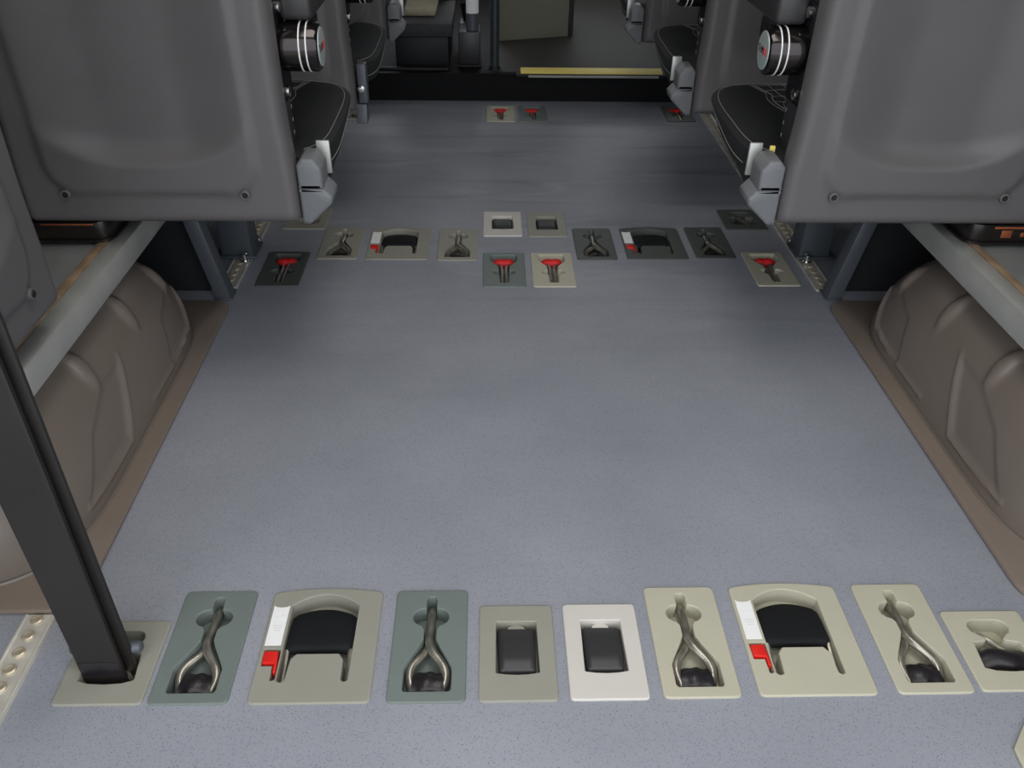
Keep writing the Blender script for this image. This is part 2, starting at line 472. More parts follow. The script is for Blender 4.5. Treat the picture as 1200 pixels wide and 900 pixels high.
def make_plate(kind, x, y, color, label, group, seed=1, lean=0):
    """origin at the middle of the near edge, on the floor"""
    cats = {'bone': 'anchor plate', 'red': 'anchor plate', 'part': 'anchor plate', 'wide': 'retractor plate', 'rect': 'buckle plate', 'plain': 'anchor plate'}
    nm = {'bone': 'hook_anchor_plate', 'red': 'red_webbing_anchor_plate', 'part': 'anchor_plate', 'wide': 'belt_retractor_plate', 'rect': 'buckle_plate'}[kind]
    t = thing(nm, label, cats[kind], (x, y, 0.0), 0, group)
    key = (kind, color)
    if kind == 'bone':
        obj('face_plate', plate_mesh(rrect(-BONE_W/2, BONE_W/2, 0, BONE_L, .009), [(bone_hole(), .023)]), color, t, 18)
        twisted_hook(t, seed=seed)
        W, L = BONE_W, BONE_L
    elif kind == 'red':
        obj('face_plate', plate_mesh(rrect(-RED_W/2, RED_W/2, 0, RED_L, .006), [(red_hole(), .023)]), color, t, 18)
        bm = tube(smooth([(.0205, .148, -.013), (.012, .128, -.007), (.0055, .108, -.006), (.0052, .06, -.007), (.006, .030, -.010)], 5), .0042, 8)
        tube(smooth([(-.0205, .148, -.013), (-.012, .128, -.007), (-.0055, .108, -.006), (-.0052, .06, -.007), (-.006, .030, -.010)], 5), .0042, 8, bm)
        obj('anchor_eye', bm, 'steel', t)
        bm = tube([(-.0205, .1335, -.012), (-.0195, .135, -.009), (-.016, .136, -.0075), (-.009, .1365, -.0062), (-.003, .136, -.0072), (0, .136, -.0078), (.003, .136, -.0072), (.009, .1365, -.0062), (.016, .136, -.0075), (.0195, .135, -.009), (.0205, .1335, -.012)],
                  [.006, .0095, .0108, .0112, .0107, .0105, .0107, .0112, .0108, .0095, .006], 14)
        obj('webbing', bm, 'redweb', t)['label'] = 'red webbing loop'
        W, L = RED_W, RED_L
    elif kind == 'part':
        obj('face_plate', plate_mesh(rrect(-PART_W/2, PART_W/2, 0, PART_L, .007), [(part_hole(), .023)]), color, t, 18)
        obj('anchor_eye', tube(smooth([(-.012, .100, -.012), (-.005, .088, -.008), (.004, .076, -.008), (.012, .064, -.010), (.022, .05, -.014)], 5), .005, 8), 'steel', t)
        if lean != 2:
            bm = tube(smooth([(-.030, .052, -.012), (-.012, .056, -.006), (.010, .053, -.007), (.031, .056, -.012)], 5), .015, 12, flat=.75)
            obj('webbing', bm, 'web', t)['label'] = 'black webbing lying in the recess'
        W, L = PART_W, PART_L
    elif kind == 'rect':
        obj('face_plate', plate_mesh(rrect(-RECT_W/2, RECT_W/2, 0, RECT_L, .007), [(rect_hole(), .023)]), color, t, 18)
        # half-round finger rest at the far end of the well
        obj('finger_rest', prism([(.013*math.cos(PI*k/12), .1262-.0015+(-1)*0+.010*math.sin(PI*k/12)-.0075) for k in range(13)], 'Z', -.0225, -.0045, .0015), color, t)
        bm = bmesh.new()
        n = 8
        prof = [(.0455, -.012), (.0465, -.0010), (.050, .0022), (.070, .0016), (.095, -.0002), (.115, -.0018), (.1195, -.005), (.1195, -.016)]
        rows = []
        for i in range(13):
            s = i/12*2-1; a = abs(s)
            rows.append([bm.verts.new((s*(.0245+.0020*(yy-.045)/.07), yy, zz-.004*max(0, (a-.8)/.2)**2)) for yy, zz in prof])
        for p, q in zip(rows, rows[1:]):
            for k in range(len(prof)-1): bm.faces.new((p[k], p[k+1], q[k+1], q[k]))
        for rws in (rows[0], rows[-1]):
            e = [bm.verts.new((v.co.x*1.02, v.co.y, -.017)) for v in rws]
            for k in range(len(prof)-1): bm.faces.new((rws[k], rws[k+1], e[k+1], e[k]))
        bmesh.ops.recalc_face_normals(bm, faces=bm.faces)
        obj('buckle', bm, 'anthracite', t, 50)['label'] = 'dark stowed buckle block'
        W, L = RECT_W, RECT_L
    elif kind == 'wide':
        ol = [(-.078, 0), (.078, 0), (.078, .181)] + [(.078-.156*k/8, .181+.008*(1-((k-4)/4)**2)) for k in range(1, 8)] + [(-.078, .181)]
        ol = rounded(ol, [.009, .009, .009]+[0]*7+[.009], 4)
        main, lev = wide_holes()
        obj('face_plate', plate_mesh(ol, [(main, .024), (lev, .016)]), color, t, 18)
        bm = bmesh.new(); rows = []                        # arched black handle, its far edge sunk
        for i in range(15):
            s = i/14*2-1; top = .145+.013*(1-s*s)
            prof = [(.084, -.010), (.0845, -.0035), (.0875, -.0002), (.094, .0006), (.112, -.0004), (.128, -.0022), (top-.0025, -.0045), (top, -.0075), (top, -.022)]
            dz = -.003*max(0, (abs(s)-.86)/.14)**2
            rows.append([bm.verts.new((s*.0445-.001, yy, zz+dz)) for yy, zz in prof])
        for p, q in zip(rows, rows[1:]):
            for k in range(len(prof)-1): bm.faces.new((p[k], p[k+1], q[k+1], q[k]))
        for rws in (rows[0], rows[-1]):
            e = [bm.verts.new((v.co.x*1.01, v.co.y, -.0225)) for v in rws]
            for k in range(len(prof)-1): bm.faces.new((rws[k], rws[k+1], e[k+1], e[k]))
        bmesh.ops.recalc_face_normals(bm, faces=bm.faces)
        obj('handle', bm, 'black', t, 50)['label'] = 'black arched pull handle'
        for s in (-1, 1):
            xx = s*.0425-.001
            obj('handle_arm', tube(smooth([(xx, .088, -.006), (xx, .07, -.010), (xx, .050, -.013), (xx, .038, -.016)], 4), .0034, 8), 'steel', t)['label'] = 'steel arm of the handle'
        lab = [(-.0735, .089), (-.0515, .089), (-.0515, .157), (-.0545, .1545), (-.0625, .1533), (-.0705, .1545), (-.0735, .157)]
        lb = obj('sticker', prism(lab, 'Z', .0030, .0036), 'label', t); lb['label'] = 'white sticker with faint grey print'
        bm = bmesh.new()
        for k in range(3): box(-.0695+.002*k, -.0550-.001*k, .121-.004*k, .1224-.004*k, .0036, .00365, bm=bm)
        merge(bm, tube([(-.0625+.0055*math.cos(k*PI/8), .139+.0055*math.sin(k*PI/8), .0036) for k in range(17)], .0003, 4))
        obj('print', bm, 'print', lb)
        bm = prism(rounded([(-.0715, .0795), (-.0525, .0795), (-.0510, .0625), (-.0505, .046), (-.0545, .046), (-.0550, .0600), (-.0710, .0605)], .002, 3), 'Z', -.010, .0042, .0014)
        obj('release_lever', bm, 'red', t)['label'] = 'red release lever'
        W, L = WIDE_W, WIDE_L
    PLATES.append((x-W/2+.004, x+W/2-.004, y+.004, y+L-.006))
    return t

G1, G2, G3 = 'floor anchor plates in the front row', 'floor anchor plates in the middle row', 'floor anchor plates by the step'
def px_(o): return CX+o
# front row, left to right
make_plate('part', px_(-.597), Y1+.001, 'beige', 'grey-beige floor plate that the upright black strap comes out of', G1, lean=2)
make_plate('bone', px_(-.483), Y1, 'green', 'green-grey plate with forked steel eye, between strap plate and wide grey-beige plate', G1, 1)
make_plate('wide', px_(-.330), Y1-.001, 'beige', 'wide grey-beige plate with black handle, white sticker and red lever, front row', G1)
make_plate('bone', px_(-.181), Y1-.002, 'green', 'green-grey plate with forked steel eye, left of the front buckle plates', G1, 2)
make_plate('rect', px_(-.062), Y1-.002, 'beige', 'grey-beige plate holding a dark buckle, front row', G1)
make_plate('rect', px_(.056), Y1-.001, 'white', 'white plate holding a dark buckle, front row', G1)
make_plate('bone', px_(.176), Y1, 'cream', 'cream plate with forked steel eye, right of the white buckle plate', G1, 3)
make_plate('wide', px_(.328), Y1+.001, 'cream', 'wide cream plate with black handle, white sticker and red lever, front row', G1)
make_plate('bone', px_(.483), Y1+.002, 'cream', 'cream plate with forked steel eye, right of the wide cream plate', G1, 4)
make_plate('part', px_(.600), Y1+.004, 'cream', 'cream plate with black webbing at the right edge of the front row', G1)
# middle row
make_plate('part', px_(-.588), 2.058, 'beige', 'beige floor plate half hidden under the left seat corner', G2, lean=2)
make_plate('bone', px_(-.475), Y2+.003, 'beige', 'grey-beige hook plate in the middle row, nearest the left seat', G2, 5)
make_plate('wide', px_(-.327), Y2, 'beige', 'wide grey-beige plate with black handle and red lever, middle row', G2)
make_plate('bone', px_(-.177), Y2-.004, 'beige', 'grey-beige hook plate in the middle row, right of the wide one', G2, 6)
make_plate('rect', px_(-.061), 2.017, 'white', 'pale grey plate holding a dark buckle, middle of the floor', G2)
make_plate('rect', px_(.058), 2.014, 'beige', 'darker grey-beige plate holding a dark buckle, middle of the floor', G2)
make_plate('bone', px_(.174), Y2, 'dark', 'dark grey hook plate in the middle row, left of the wide dark one', G2, 7)
make_plate('wide', px_(.327), Y2+.003, 'dark', 'wide dark grey plate with black handle and red lever, middle row', G2)
make_plate('bone', px_(.475), Y2+.008, 'dark', 'dark grey hook plate in the middle row, right of the wide dark one', G2, 8)
make_plate('part', px_(.597), 2.060, 'dark', 'dark grey floor plate beside the right seat corner', G2, lean=2)
make_plate('red', px_(-.595), 1.743, 'dark', 'dark plate with red webbing loop, beside the left floor track', G2)
make_plate('red', px_(-.061), 1.740, 'green', 'green-grey plate with red webbing loop, middle of the floor', G2)
make_plate('red', px_(.058), 1.741, 'cream', 'cream plate with red webbing loop, middle of the floor', G2)
make_plate('red', px_(.594), 1.747, 'cream', 'cream plate with red webbing loop, beside the right floor track', G2)
# by the step
make_plate('red', px_(-.054), 2.953, 'cream', 'pale plate with red webbing loop, in front of the black step', G3)
make_plate('red', px_(.062), 2.955, 'green', 'green-grey plate with red webbing loop, in front of the black step', G3)
make_plate('red', px_(.593), 2.966, 'dark', 'dark plate with red webbing loop, by the right seat near the step', G3)
make_plate('part', px_(-.578), 2.952, 'beige', 'grey-beige floor plate under the left seat near the step', G3, lean=2)
floor_build(PLATES)

# ------------------------------------------------------------------ upright strap out of the front-left plate
def strap_build():
    t = thing('belt_strap', 'broad black strap pulled upright from the front left floor plate', 'strap', (px_(-.603), .690, 0))
    n = 16; bm = bmesh.new(); rows = []
    H = 1.86
    for i in range(n+1):
        z = -.018 + (H+.018)*i/n; hw = .0270+.004*min(1, max(0, z)/.35); x = -.002*math.sin(z*2)
        rows.append([bm.verts.new((x+dx*hw, dy, z)) for dx, dy in ((-1, -.0028), (-.93, -.0045), (.93, -.0045), (1, -.0028), (1, .0028), (.93, .0045), (-.93, .0045), (-1, .0028))])
    for a, b in zip(rows, rows[1:]): strip(bm, a, b)
    bm.faces.new(rows[0]); bm.faces.new(rows[-1])
    bmesh.ops.recalc_face_normals(bm, faces=bm.faces)
    obj('front_webbing', bm, 'strap', t)
    bm = box(.012, .0385, .010, .016, -.018, H, .002); obj('rear_webbing', bm, 'strap', t)['label'] = 'second layer of strap behind the first'
    obj('locking_pin', lathe([(-.043, .006), (-.041, .0085), (.042, .0085), (.048, .0075), (.050, .004)], 16, 'X', at=(0, .020, .030)), 'frame', t)['label'] = 'dark metal cross pin'
    obj('stitch_block', box(-.026, .026, -.0052, -.0044, .004, .030, .0003), 'web', t)
strap_build()

# ------------------------------------------------------------------ floor tracks
def track(name, x, y0, y1, z, label, n_stud, mirror=1, m='track'):
    t = thing(name, label, 'floor track', (x, y0, 0), 0, 'floor tracks')
    L = y1-y0
    prof = [(-.022, 0), (-.022, .0035), (-.0195, .004), (-.017, .0025), (.0155, .0025), (.0185, .006), (.022, .006), (.022, 0)]
    obj('rail', prism([(mirror*a, b) for a, b in prof], 'Y', 0, L), m, t, 25)
    seat = lathe([(0, .0085), (.002, .0085), (.0032, .0065), (.0022, .004), (.0018, .0005)], 14, 'Z')
    first = obj('stud_hole', seat, 'stud', t, loc=(-.002*mirror, .010, .0026))
    for k in range(1, n_stud): again('stud_hole', first, t, loc=(-.002*mirror, .010+(L-.02)*k/(n_stud-1), .0026))
    return t
track('floor_track', -.625, .20, .787, 0, 'aluminium floor track at the lower left corner, beside the strap', 22)
track('floor_track', px_(-.705), 1.735, 3.15, 0, 'aluminium floor track under the left seats', 50)
track('floor_track', px_(.695), 1.722, 3.15, 0, 'aluminium floor track under the right seats', 50, -1)
tag(obj('corner_sill', prism(rounded([(.630, .40), (.72, .40), (.72, .64), (.690, .618), (.642, .566)], .006, 3), 'Z', .0, .004, .0012), 'cream'),
    'cream sill piece at the lower right corner of the floor', 'sill')

# ------------------------------------------------------------------ wheel arches
def arch(s, label):
    """s = -1 left, 1 right; origin under the wall, moulding bulges towards the aisle"""
    xw = -.86 if s < 0 else 1.06
    xin = px_(s*.709)
    t = thing('wheel_arch', label, 'wheel arch', (xw, 1.225, 0), 0, 'wheel arches')
    W = abs(xin-xw); HL = .412; H = .246
    # flange
    fw = abs(px_(s*.675)-xw)
    out_ = rounded([(0, -.437), (-s*fw, -.437), (-s*fw, .437), (0, .437)], [0, .045, .045, 0], 6)
    obj('flange', prism(out_, 'Z', 0, .011, .004), 'flange', t)['label'] = 'flat foot of the moulding'
    NU, NV = 260, 90
    bm = bmesh.new(); V = []
    def seg_d(p, a, b):
        ax, ay = a; bx, by = b; L2 = (bx-ax)**2+(by-ay)**2
        k = max(0, min(1, ((p[0]-ax)*(bx-ax)+(p[1]-ay)*(by-ay))/L2)); return math.hypot(p[0]-ax-k*(bx-ax), p[1]-ay-k*(by-ay))
    # embossed webs of the moulding: (distance along the arch, height)
    paths = [[(1.222, .152), (1.135, .036), (.965, .036)], [(1.560, .100), (1.500, .040), (1.405, .036)], [(1.365, .036), (1.255, .036)]]
    pans = [[(1.222, .152), (1.135, .036), (.965, .036), (1.05, .115), (1.14, .150)], [(1.560, .100), (1.500, .040), (1.36, .036), (1.40, .12), (1.49, .14)]]
    bumps = [1.495, 1.315, 1.13, .945]
    def inpoly(p, P):
        c = False
        for i in range(len(P)):
            (x1, y1), (x2, y2) = P[i-1], P[i]
            if (y1 > p[1]) != (y2 > p[1]) and p[0] < (x2-x1)*(p[1]-y1)/(y2-y1)+x1: c = not c
        return c
    for j in range(NV+1):
        ph = (PI/2)*(j/NV)**1.15
        row = []
        for i in range(NU+1):
            a_ = -PI/2+PI*i/NU; tt = math.sin(a_)
            k1 = max(0., 1-abs(tt)**2.7)**.5; k2 = max(0., 1-abs(tt)**6)**.38
            sc_ = .30+.70*k1
            zz = H*k1*math.sin(ph)**.80; xx = W*k2*math.cos(ph)**.46*(1-.10*math.sin(ph))
            Y = 1.225+HL*tt
            p = (Y, zz+.011)
            d = 0
            if zz < .2 and abs(tt) < .97:
                for path in paths:
                    dd = min(seg_d(p, a, b) for a, b in zip(path, path[1:]))
                    if dd < .02: d += .0040*math.exp(-(dd/.0038)**2)
                for P in pans:
                    if inpoly(p, P):
                        e = min(seg_d(p, P[k-1], P[k]) for k in range(len(P))); d -= .0045*min(1, e/.012)
            if abs(tt) < .97:
                for by in bumps:
                    q = ((Y-by)/.0135)**2+((ph-.72)/.19)**2
                    if q < 4: d += .010*math.exp(-q*q*.8)
            row.append(bm.verts.new((-s*(xx+d*math.cos(ph)), HL*tt, zz+.011+d*math.sin(ph))))
        V.append(row)
    for a, b in zip(V, V[1:]):
        for i in range(NU):
            bm.faces.new((a[i], a[i+1], b[i+1], b[i]))
    bmesh.ops.remove_doubles(bm, verts=bm.verts, dist=1e-5)
    bmesh.ops.recalc_face_normals(bm, faces=bm.faces)
    obj('dome', bm, 'taupe', t, 60)
    # raised seam where dome meets flange
    seam = []
    for i in range(81):
        th = -PI/2 + PI*i/80
        tt = math.sin(th); seam.append((-s*(W*max(0., 1-abs(tt)**6)**.38+.002), HL*tt*1.004, .0112))
    obj('seam', tube(seam, .0032, 6), 'taupe', t)
arch(-1, 'taupe moulded wheel arch on the left, behind the strap')
arch(1, 'taupe moulded wheel arch on the right')

# ------------------------------------------------------------------ aluminium seat platforms over the arches
def platform(s, label):
    xi = px_(s*.732)
    t = thing('seat_platform', label, 'seat platform', (xi, .60, .253), 0, 'seat platforms')
    L = 1.13
    o = lambda a, b: tuple(sorted((s*a, s*b)))
    obj('edge_beam', box(*o(0, .032), 0, L, 0, .047, .0025), 'alu', t)['label'] = 'brushed edge beam'
    obj('joint_strip', box(*o(.0325, .047), 0, L, .020, .0485, .0015), 'alu_warm', t)['label'] = 'brown stained joint strip'
    obj('deck', box(*o(.0475, .150), 0, L, .030, .042, .001), 'alu_dull', t)
    obj('wall_strip', box(*o(.1505, .166), 0, L, .020, .049, .0015), 'alu_warm', t)
    obj('wall_beam', box(*o(.1665, .205), 0, L, .020, .047, .002), 'alu_dull', t)
    obj('wall_bracket', box(*o(.170, .222), .02, .06, -.2525, .0195, .003), 'frame', t)['label'] = 'dark leg of the platform by the wall'
    for y in (.02, .30, .58, .80): obj('slot_nut', box(*o(.036, .044), y+.2, y+.209, .0486, .0492), 'rubber', t)
    obj('bolt', lathe([(0, .007), (.004, .007), (.0045, .004)], 6, 'Y', at=(s*.012, L, .018)), 'chrome', t)
    obj('tie_bolt', lathe([(-s*.0001, .0075), (-s*.006, .0075), (-s*.007, .004)], 12, 'X', at=(0, L-.022, .022)), 'chrome', t)
platform(-1, 'bare aluminium seat platform above the left wheel arch')
platform(1, 'bare aluminium seat platform above the right wheel arch')

# support frames between platform and floor track
def support(s, label):
    t = thing('support_frame', label, 'support frame', (px_(s*.70), 1.70, 0), 0, 'seat support frames')
    q = lambda a, b: tuple(sorted((s*a, s*b)))
    # leaning leg
    bm = box(-.017, .017, -.020, .020, 0, .246, .004)
    for v in bm.verts: v.co.x += s*(.052*(v.co.z/.27))
    obj('leg', bm, 'frame', t)
    obj('foot', box(-.020, .020, -.024, .024, 0, .006, .002), 'frame', t)
    obj('cross_beam', box(*q(.03, .22), -.018, .018, .200, .248, .004), 'frame', t)
    obj('shade_panel', box(*q(.040, .235), .022, .032, .001, .199, .001), 'carpet', t)['label'] = 'black panel standing in for the shade behind the leg'  # added dark sheet, stands for the deep shade under the seat
    obj('gusset', prism([(s*.045, .19), (s*.048, .22), (s*.10, .22)], 'Y', -.004, .004), 'frame', t)
    # upright box standing on the track
    p = obj('pedestal', box(*q(-.02, .055), .185, .255, .008, .315, .003), 'frame', t)
    obj('pedestal_rib', box(*q(.056, .062), .205, .235, .010, .31, .001), 'frame', p)
    obj('foot_plate', box(*q(-.030, .070), .175, .262, .006, .012, .002), 'frame', t)
    b = obj('bolt', lathe([(0, .013), (.002, .013), (.002, .0095), (.010, .0095), (.0105, .007), (.018, .007), (.020, .005)], 12, 'Z', at=(s*-.006, .166, .006)), 'chrome', t)
    again('bolt', b, t, loc=(s*.0, .115, 0))
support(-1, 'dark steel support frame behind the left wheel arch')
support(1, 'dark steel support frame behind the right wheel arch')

# ------------------------------------------------------------------ seats
SH_HW, SH_H = .230, .72
def sdf_rr(u, v, hw, v0, v1, r):
    cu, cv = abs(u)-(hw-r), abs(v-(v0+v1)/2)-((v1-v0)/2-r)
    return math.hypot(max(cu, 0), max(cv, 0))+min(max(cu, cv), 0)-r
def sst(a, b, x):
    t = max(0, min(1, (x-a)/(b-a))); return t*t*(3-2*t)

def shell_mesh():
    NU, NV = 84, 120; bm = bmesh.new(); R = []
    for j in range(NV+1):
        v = SH_H*j/NV; row = []
        # edge outline: slightly flared towards the bottom corners
        hw = SH_HW-.006*sst(.06, .20, v)+.002*sst(.3, .7, v)
        for i in range(NU+1):
            u = (i/NU*2-1); uu = u*hw
            y = 0.0
            y -= .007*sst(.012, -.006, sdf_rr(uu, v, .168, .052, 1.2, .055))     # raised panel
            kb = max(0, min(1, (v-.102-1.1*uu*uu-28*uu**4)/.042)); ks = sst(.190, .055, abs(uu))      # sunk field, crescent lip at its foot
            y += .024*(1-(1-kb)**2.2)*ks
            y -= .010*sst(.0, .7, v)
            y += .0030*math.exp(-((v-.050)/.006)**2)*sst(.135, .10, abs(uu))      # short groove between the screws
            y += .014*max(0, (abs(u)-.93)/.07)**2 + .008*max(0, (.012-v)/.012)**2
            row.append(bm.verts.new((uu, y, v)))
        R.append(row)
    for a, b in zip(R, R[1:]):
        for i in range(NU): bm.faces.new((a[i], a[i+1], b[i+1], b[i]))
    # rim turned forwards
    rim = [R[0][i] for i in range(NU+1)] + [R[j][NU] for j in range(1, NV+1)] + [R[NV][i] for i in range(NU-1, -1, -1)] + [R[j][0] for j in range(NV-1, 0, -1)]
    c2 = [bm.verts.new((v.co.x, .040, v.co.z)) for v in rim]
    strip(bm, rim, c2); bm.faces.new(c2)
    bmesh.ops.recalc_face_normals(bm, faces=bm.faces)
    return bm

def screw(parent, u, v):
    o = obj('screw', lathe([(-.0015, .0085), (-.0035, .0080), (-.0042, .0065), (-.0030, .0045), (-.0030, .0005)][::-1] + [(.004, .0085)], 18, 'Y', at=(u, -.0055, v)), 'shell', parent)
    o2 = obj('screw_head', lathe([(-.0050, .0045), (-.0035, .0052), (.0, .0052)], 6, 'Y', at=(u, -.0055, v)), 'rubber', o)
    return o

SHELL_ME = None
def add_shell(t):
    global SHELL_ME
    if SHELL_ME is None:
        o = obj('back_shell', shell_mesh(), 'shell', t, 50); SHELL_ME = o.data
    else:
        o = bpy.data.objects.new('back_shell', SHELL_ME); COL.objects.link(o); o.parent = t
    for u in (-.147, .147): screw(t, u, .053)
    return o

def seat(s, x, y, z, label, cover=True, base=None):
    """s: side of the aisle in local x (+1 left seats); origin at the bottom middle of the back shell's rear face"""
    t = thing('passenger_seat', label, 'seat', (x, y, z), 0, 'passenger seats seen from behind')
    q = lambda a, b: tuple(sorted((s*a, s*b)))
    add_shell(t)
    obj('backrest', box(-.213, .213, .0405, .150, .08, .735, .028, 4), 'side', t, 60)
    bm = box(*q(.2135, .2205), .052, .125, .185, .345, .006, 3)
    obj('hub_flange', bm, 'black', t)['label'] = 'black flange of the armrest hub'
    for (yy, zz) in ((.068, .330), (.062, .204)):
        obj('flange_bolt', lathe([(s*.2206, .0095), (s*.2285, .0090), (s*.2300, .005)], 12, 'X', at=(0, yy, zz)), 'chrome', t)
    hy, hz = .086, .268
    hub = obj('armrest_hub', lathe([(s*.2206, .038), (s*.276, .038), (s*.281, .0355), (s*.2825, .031)], 40, 'X', at=(0, hy, hz)), 'hub', t)
    hub['label'] = 'black round armrest hub with two white rings and grey cap'
    for a in (.254, .265):
        obj('ring', lathe([(s*(a-.0013), .0379), (s*(a-.0010), .0387), (s*(a+.0010), .0387), (s*(a+.0013), .0379)], 40, 'X', at=(0, hy, hz)), 'ringwhite', hub)['label'] = 'white ring'
    obj('cap', lathe([(s*.2825, .0300), (s*.2838, .0296), (s*.2842, .027)], 40, 'X', at=(0, hy, hz)), 'capgrey', hub)['label'] = 'pale grey round cap'
    for body, dx, m in (('TriM', -.0085, 'rubber'), ('AX', .0130, 'red')):
        bm = text_mesh(body, .0165)
        mt = Matrix(((0, 0, s, s*.2845), (-s*-1.0, 0, 0, hy), (0, 1, 0, hz+.001), (0, 0, 0, 1)))
        # text runs along the gangway so that it reads upright from the aisle
        for v in bm.verts: v.co = Vector((s*.2844+v.co.z*s, hy+(v.co.x+dx)*s, hz+v.co.y))
        obj('lettering', bm, m, hub)['label'] = 'small dark and red lettering on the cap'
    # armrest pointing forwards from the hub
    obj('armrest', box(*q(.224, .276), .074, .42, .308, .358, .010, 3), 'anthracite', t, 60)['label'] = 'dark armrest pointing forwards'
    obj('armrest_arm', box(*q(.222, .262), .078, .20, .262, .306, .010, 3), 'black', t, 60)
    # seat cushion: rounded slab, wider towards the aisle
    NX, NY = 40, 34; CW, CL, CXo, CYo = .257, .220, .018, .275
    def plan(u, v):
        f = max(abs(u), abs(v))/((abs(u)**5+abs(v)**5)**(1/5)) if (u or v) else 1
        return CXo+u*f*CW, CYo+v*f*CL
    def top(u, v):
        m = max(abs(u), abs(v))
        return .088+.017*(max(0, 1-m**7))**.5+.008*sst(.2, 1, v)-.006*sst(.75, .0, math.hypot(u, v*.8))
    bm = bmesh.new()
    G = [[None]*(NX+1) for _ in range(NY+1)]; Bt = [[None]*(NX+1) for _ in range(NY+1)]
    for j in range(NY+1):
        for i in range(NX+1):
            g = lambda k, n: math.sin((k/n*2-1)*PI/2)
            u, v = g(i, NX), g(j, NY); x, y = plan(u, v)
            G[j][i] = bm.verts.new((s*x, y, top(u, v)))
            low = .044+.030*sst(-.4, .8, v)
            Bt[j][i] = bm.verts.new((s*(CXo+(x-CXo)*.975), CYo+(y-CYo)*.975, low))
    for A, fl in ((G, 0), (Bt, 1)):
        for a, b in zip(A, A[1:]):
            for i in range(NX): bm.faces.new((a[i], a[i+1], b[i+1], b[i]) if not fl else (b[i], b[i+1], a[i+1], a[i]))
    per = lambda Q: [Q[0][i] for i in range(NX+1)]+[Q[j][NX] for j in range(1, NY+1)]+[Q[NY][i] for i in range(NX-1, -1, -1)]+[Q[j][0] for j in range(NY-1, 0, -1)]
    strip(bm, per(G), per(Bt))
    bmesh.ops.recalc_face_normals(bm, faces=bm.faces)
    cu = obj('seat_cushion', bm, 'fabric', t, 60)
    P3 = lambda u, v, dz=.0004: (lambda xy: (s*xy[0], xy[1], top(u, v)+dz))(plan(u, v))
    bm = bmesh.new()
    tube([P3(.955, -1+1.955*k/40) for k in range(40)] + [P3(.955-1.0*k/16, .955) for k in range(17)], .0006, 5, bm)
    low_edge = []
    for k in range(31):
        v = -.92+1.84*k/30; x, y = plan(1, v); low_edge.append((s*(CXo+(x-CXo)*.992), y, .060+.028*sst(-.4, .8, v)))
    tube(low_edge, .0006, 5, bm)
    bnd = lambda v: .30+.32*sst(-.9, .9, v)
    tube([P3(bnd(-.9+1.8*k/24), -.9+1.8*k/24) for k in range(25)], .0008, 5, bm)
    tube([P3(bnd(-.9+1.8*k/24)+.035, -.9+1.8*k/24) for k in range(25)], .0006, 5, bm)
    for k in range(12):
        v0 = -.86+.155*k
        tube([P3(-.6+(bnd(v0)+.6)*i/6, v0) for i in range(7)], .0005, 4, bm)
    for k in range(9):
        u0 = -.55+.13*k
        vs_ = [v/20 for v in range(-17, 18) if bnd(v/20) > u0]
        if len(vs_) > 1: tube([P3(u0, v) for v in vs_], .0005, 4, bm)
    obj('stitching', bm, 'stitch', cu)['label'] = 'fine white stitching'
    bm = bmesh.new()
    for k in range(24):
        if k % 2 == 0: tube([(s*.2142, .118+.001*math.sin(k*.5), .115+.011*k), (s*.2142, .118+.001*math.sin(k*.5+.4), .1215+.011*k)], .0008, 4, bm)
    obj('backrest_stitching', bm, 'stitch', t)
    if cover:
        # rounded hinge cover at the aisle side: a cap over a broader foot
        lowp = rounded([(s*.2335, -.005), (s*.2335, .0590), (s*.2745, .0590), (s*.2885, .044), (s*.2865, .032), (s*.247, -.005)], [.003, .001, .003, .006, .008, .010], 5)
        capp = rounded([(s*.2335, .0593), (s*.2335, .098), (s*.243, .110), (s*.262, .110), (s*.2745, .092), (s*.2745, .0593)], [.001, .008, .008, .012, .012, .001], 5)
        obj('hinge_cover', prism(lowp, 'Y', .006, .070, .005), 'cover', t, 50)['label'] = 'smooth grey hinge cover'
        obj('hinge_cap', prism(capp, 'Y', .006, .066, .005), 'cover', t, 50)
        obj('side_skirt', prism([(.075, .062), (.34, .078), (.20, .046), (.085, .024)], 'X', *q(.252, .268), .004), 'fabric', t)
        obj('cushion_end', box(*q(.257, .280), .074, .080, .060, .118, .002), 'alu', t)['label'] = 'pale end plate of the cushion'
        if s < 0 and t.location.y < 1.5: obj('adjuster', box(*q(.237, .246), .068, .074, .098, .1145, .001), 'yellow', t)['label'] = 'small yellow tab'
    else:
        obj('side_bracket', box(*q(.236, .258), .030, .060, .012, .105, .004), 'frame', t)
        obj('bracket_foot', prism([(.02, -.035), (.07, -.035), (.06, .010), (.03, .010)], 'X', *q(.228, .254), .003), 'frame', t)
        obj('bracket_bolt', lathe([(-.013, .004), (-.012, .0085), (-.001, .0085), (0.03, .006)], 12, 'Y', at=(s*.245, .030, .050)), 'chrome', t)['label'] = 'bright bolt head'
    # frame under the cushion
    obj('seat_frame', box(-.20, .20, .06, .42, -.005, .024, .004), 'frame', t)
    if base:
        bm = bmesh.new()
        for yy, bx in ((.12, base[0]-s*.20), (.41, base[0])):
            on = abs(bx-base[0]) < .01
            obj('leg', box(bx-.016, bx+.016, yy-.018, yy+.018, base[1]+(.007 if on else .001), -.004, .004), 'frame', t)
            if on: obj('leg_bolt', lathe([(0, .012), (.002, .012), (.002, .009), (.012, .009), (.014, .006)], 10, 'Z', at=(bx, yy-.032, base[1]+.006)), 'chrome', t)
    return t

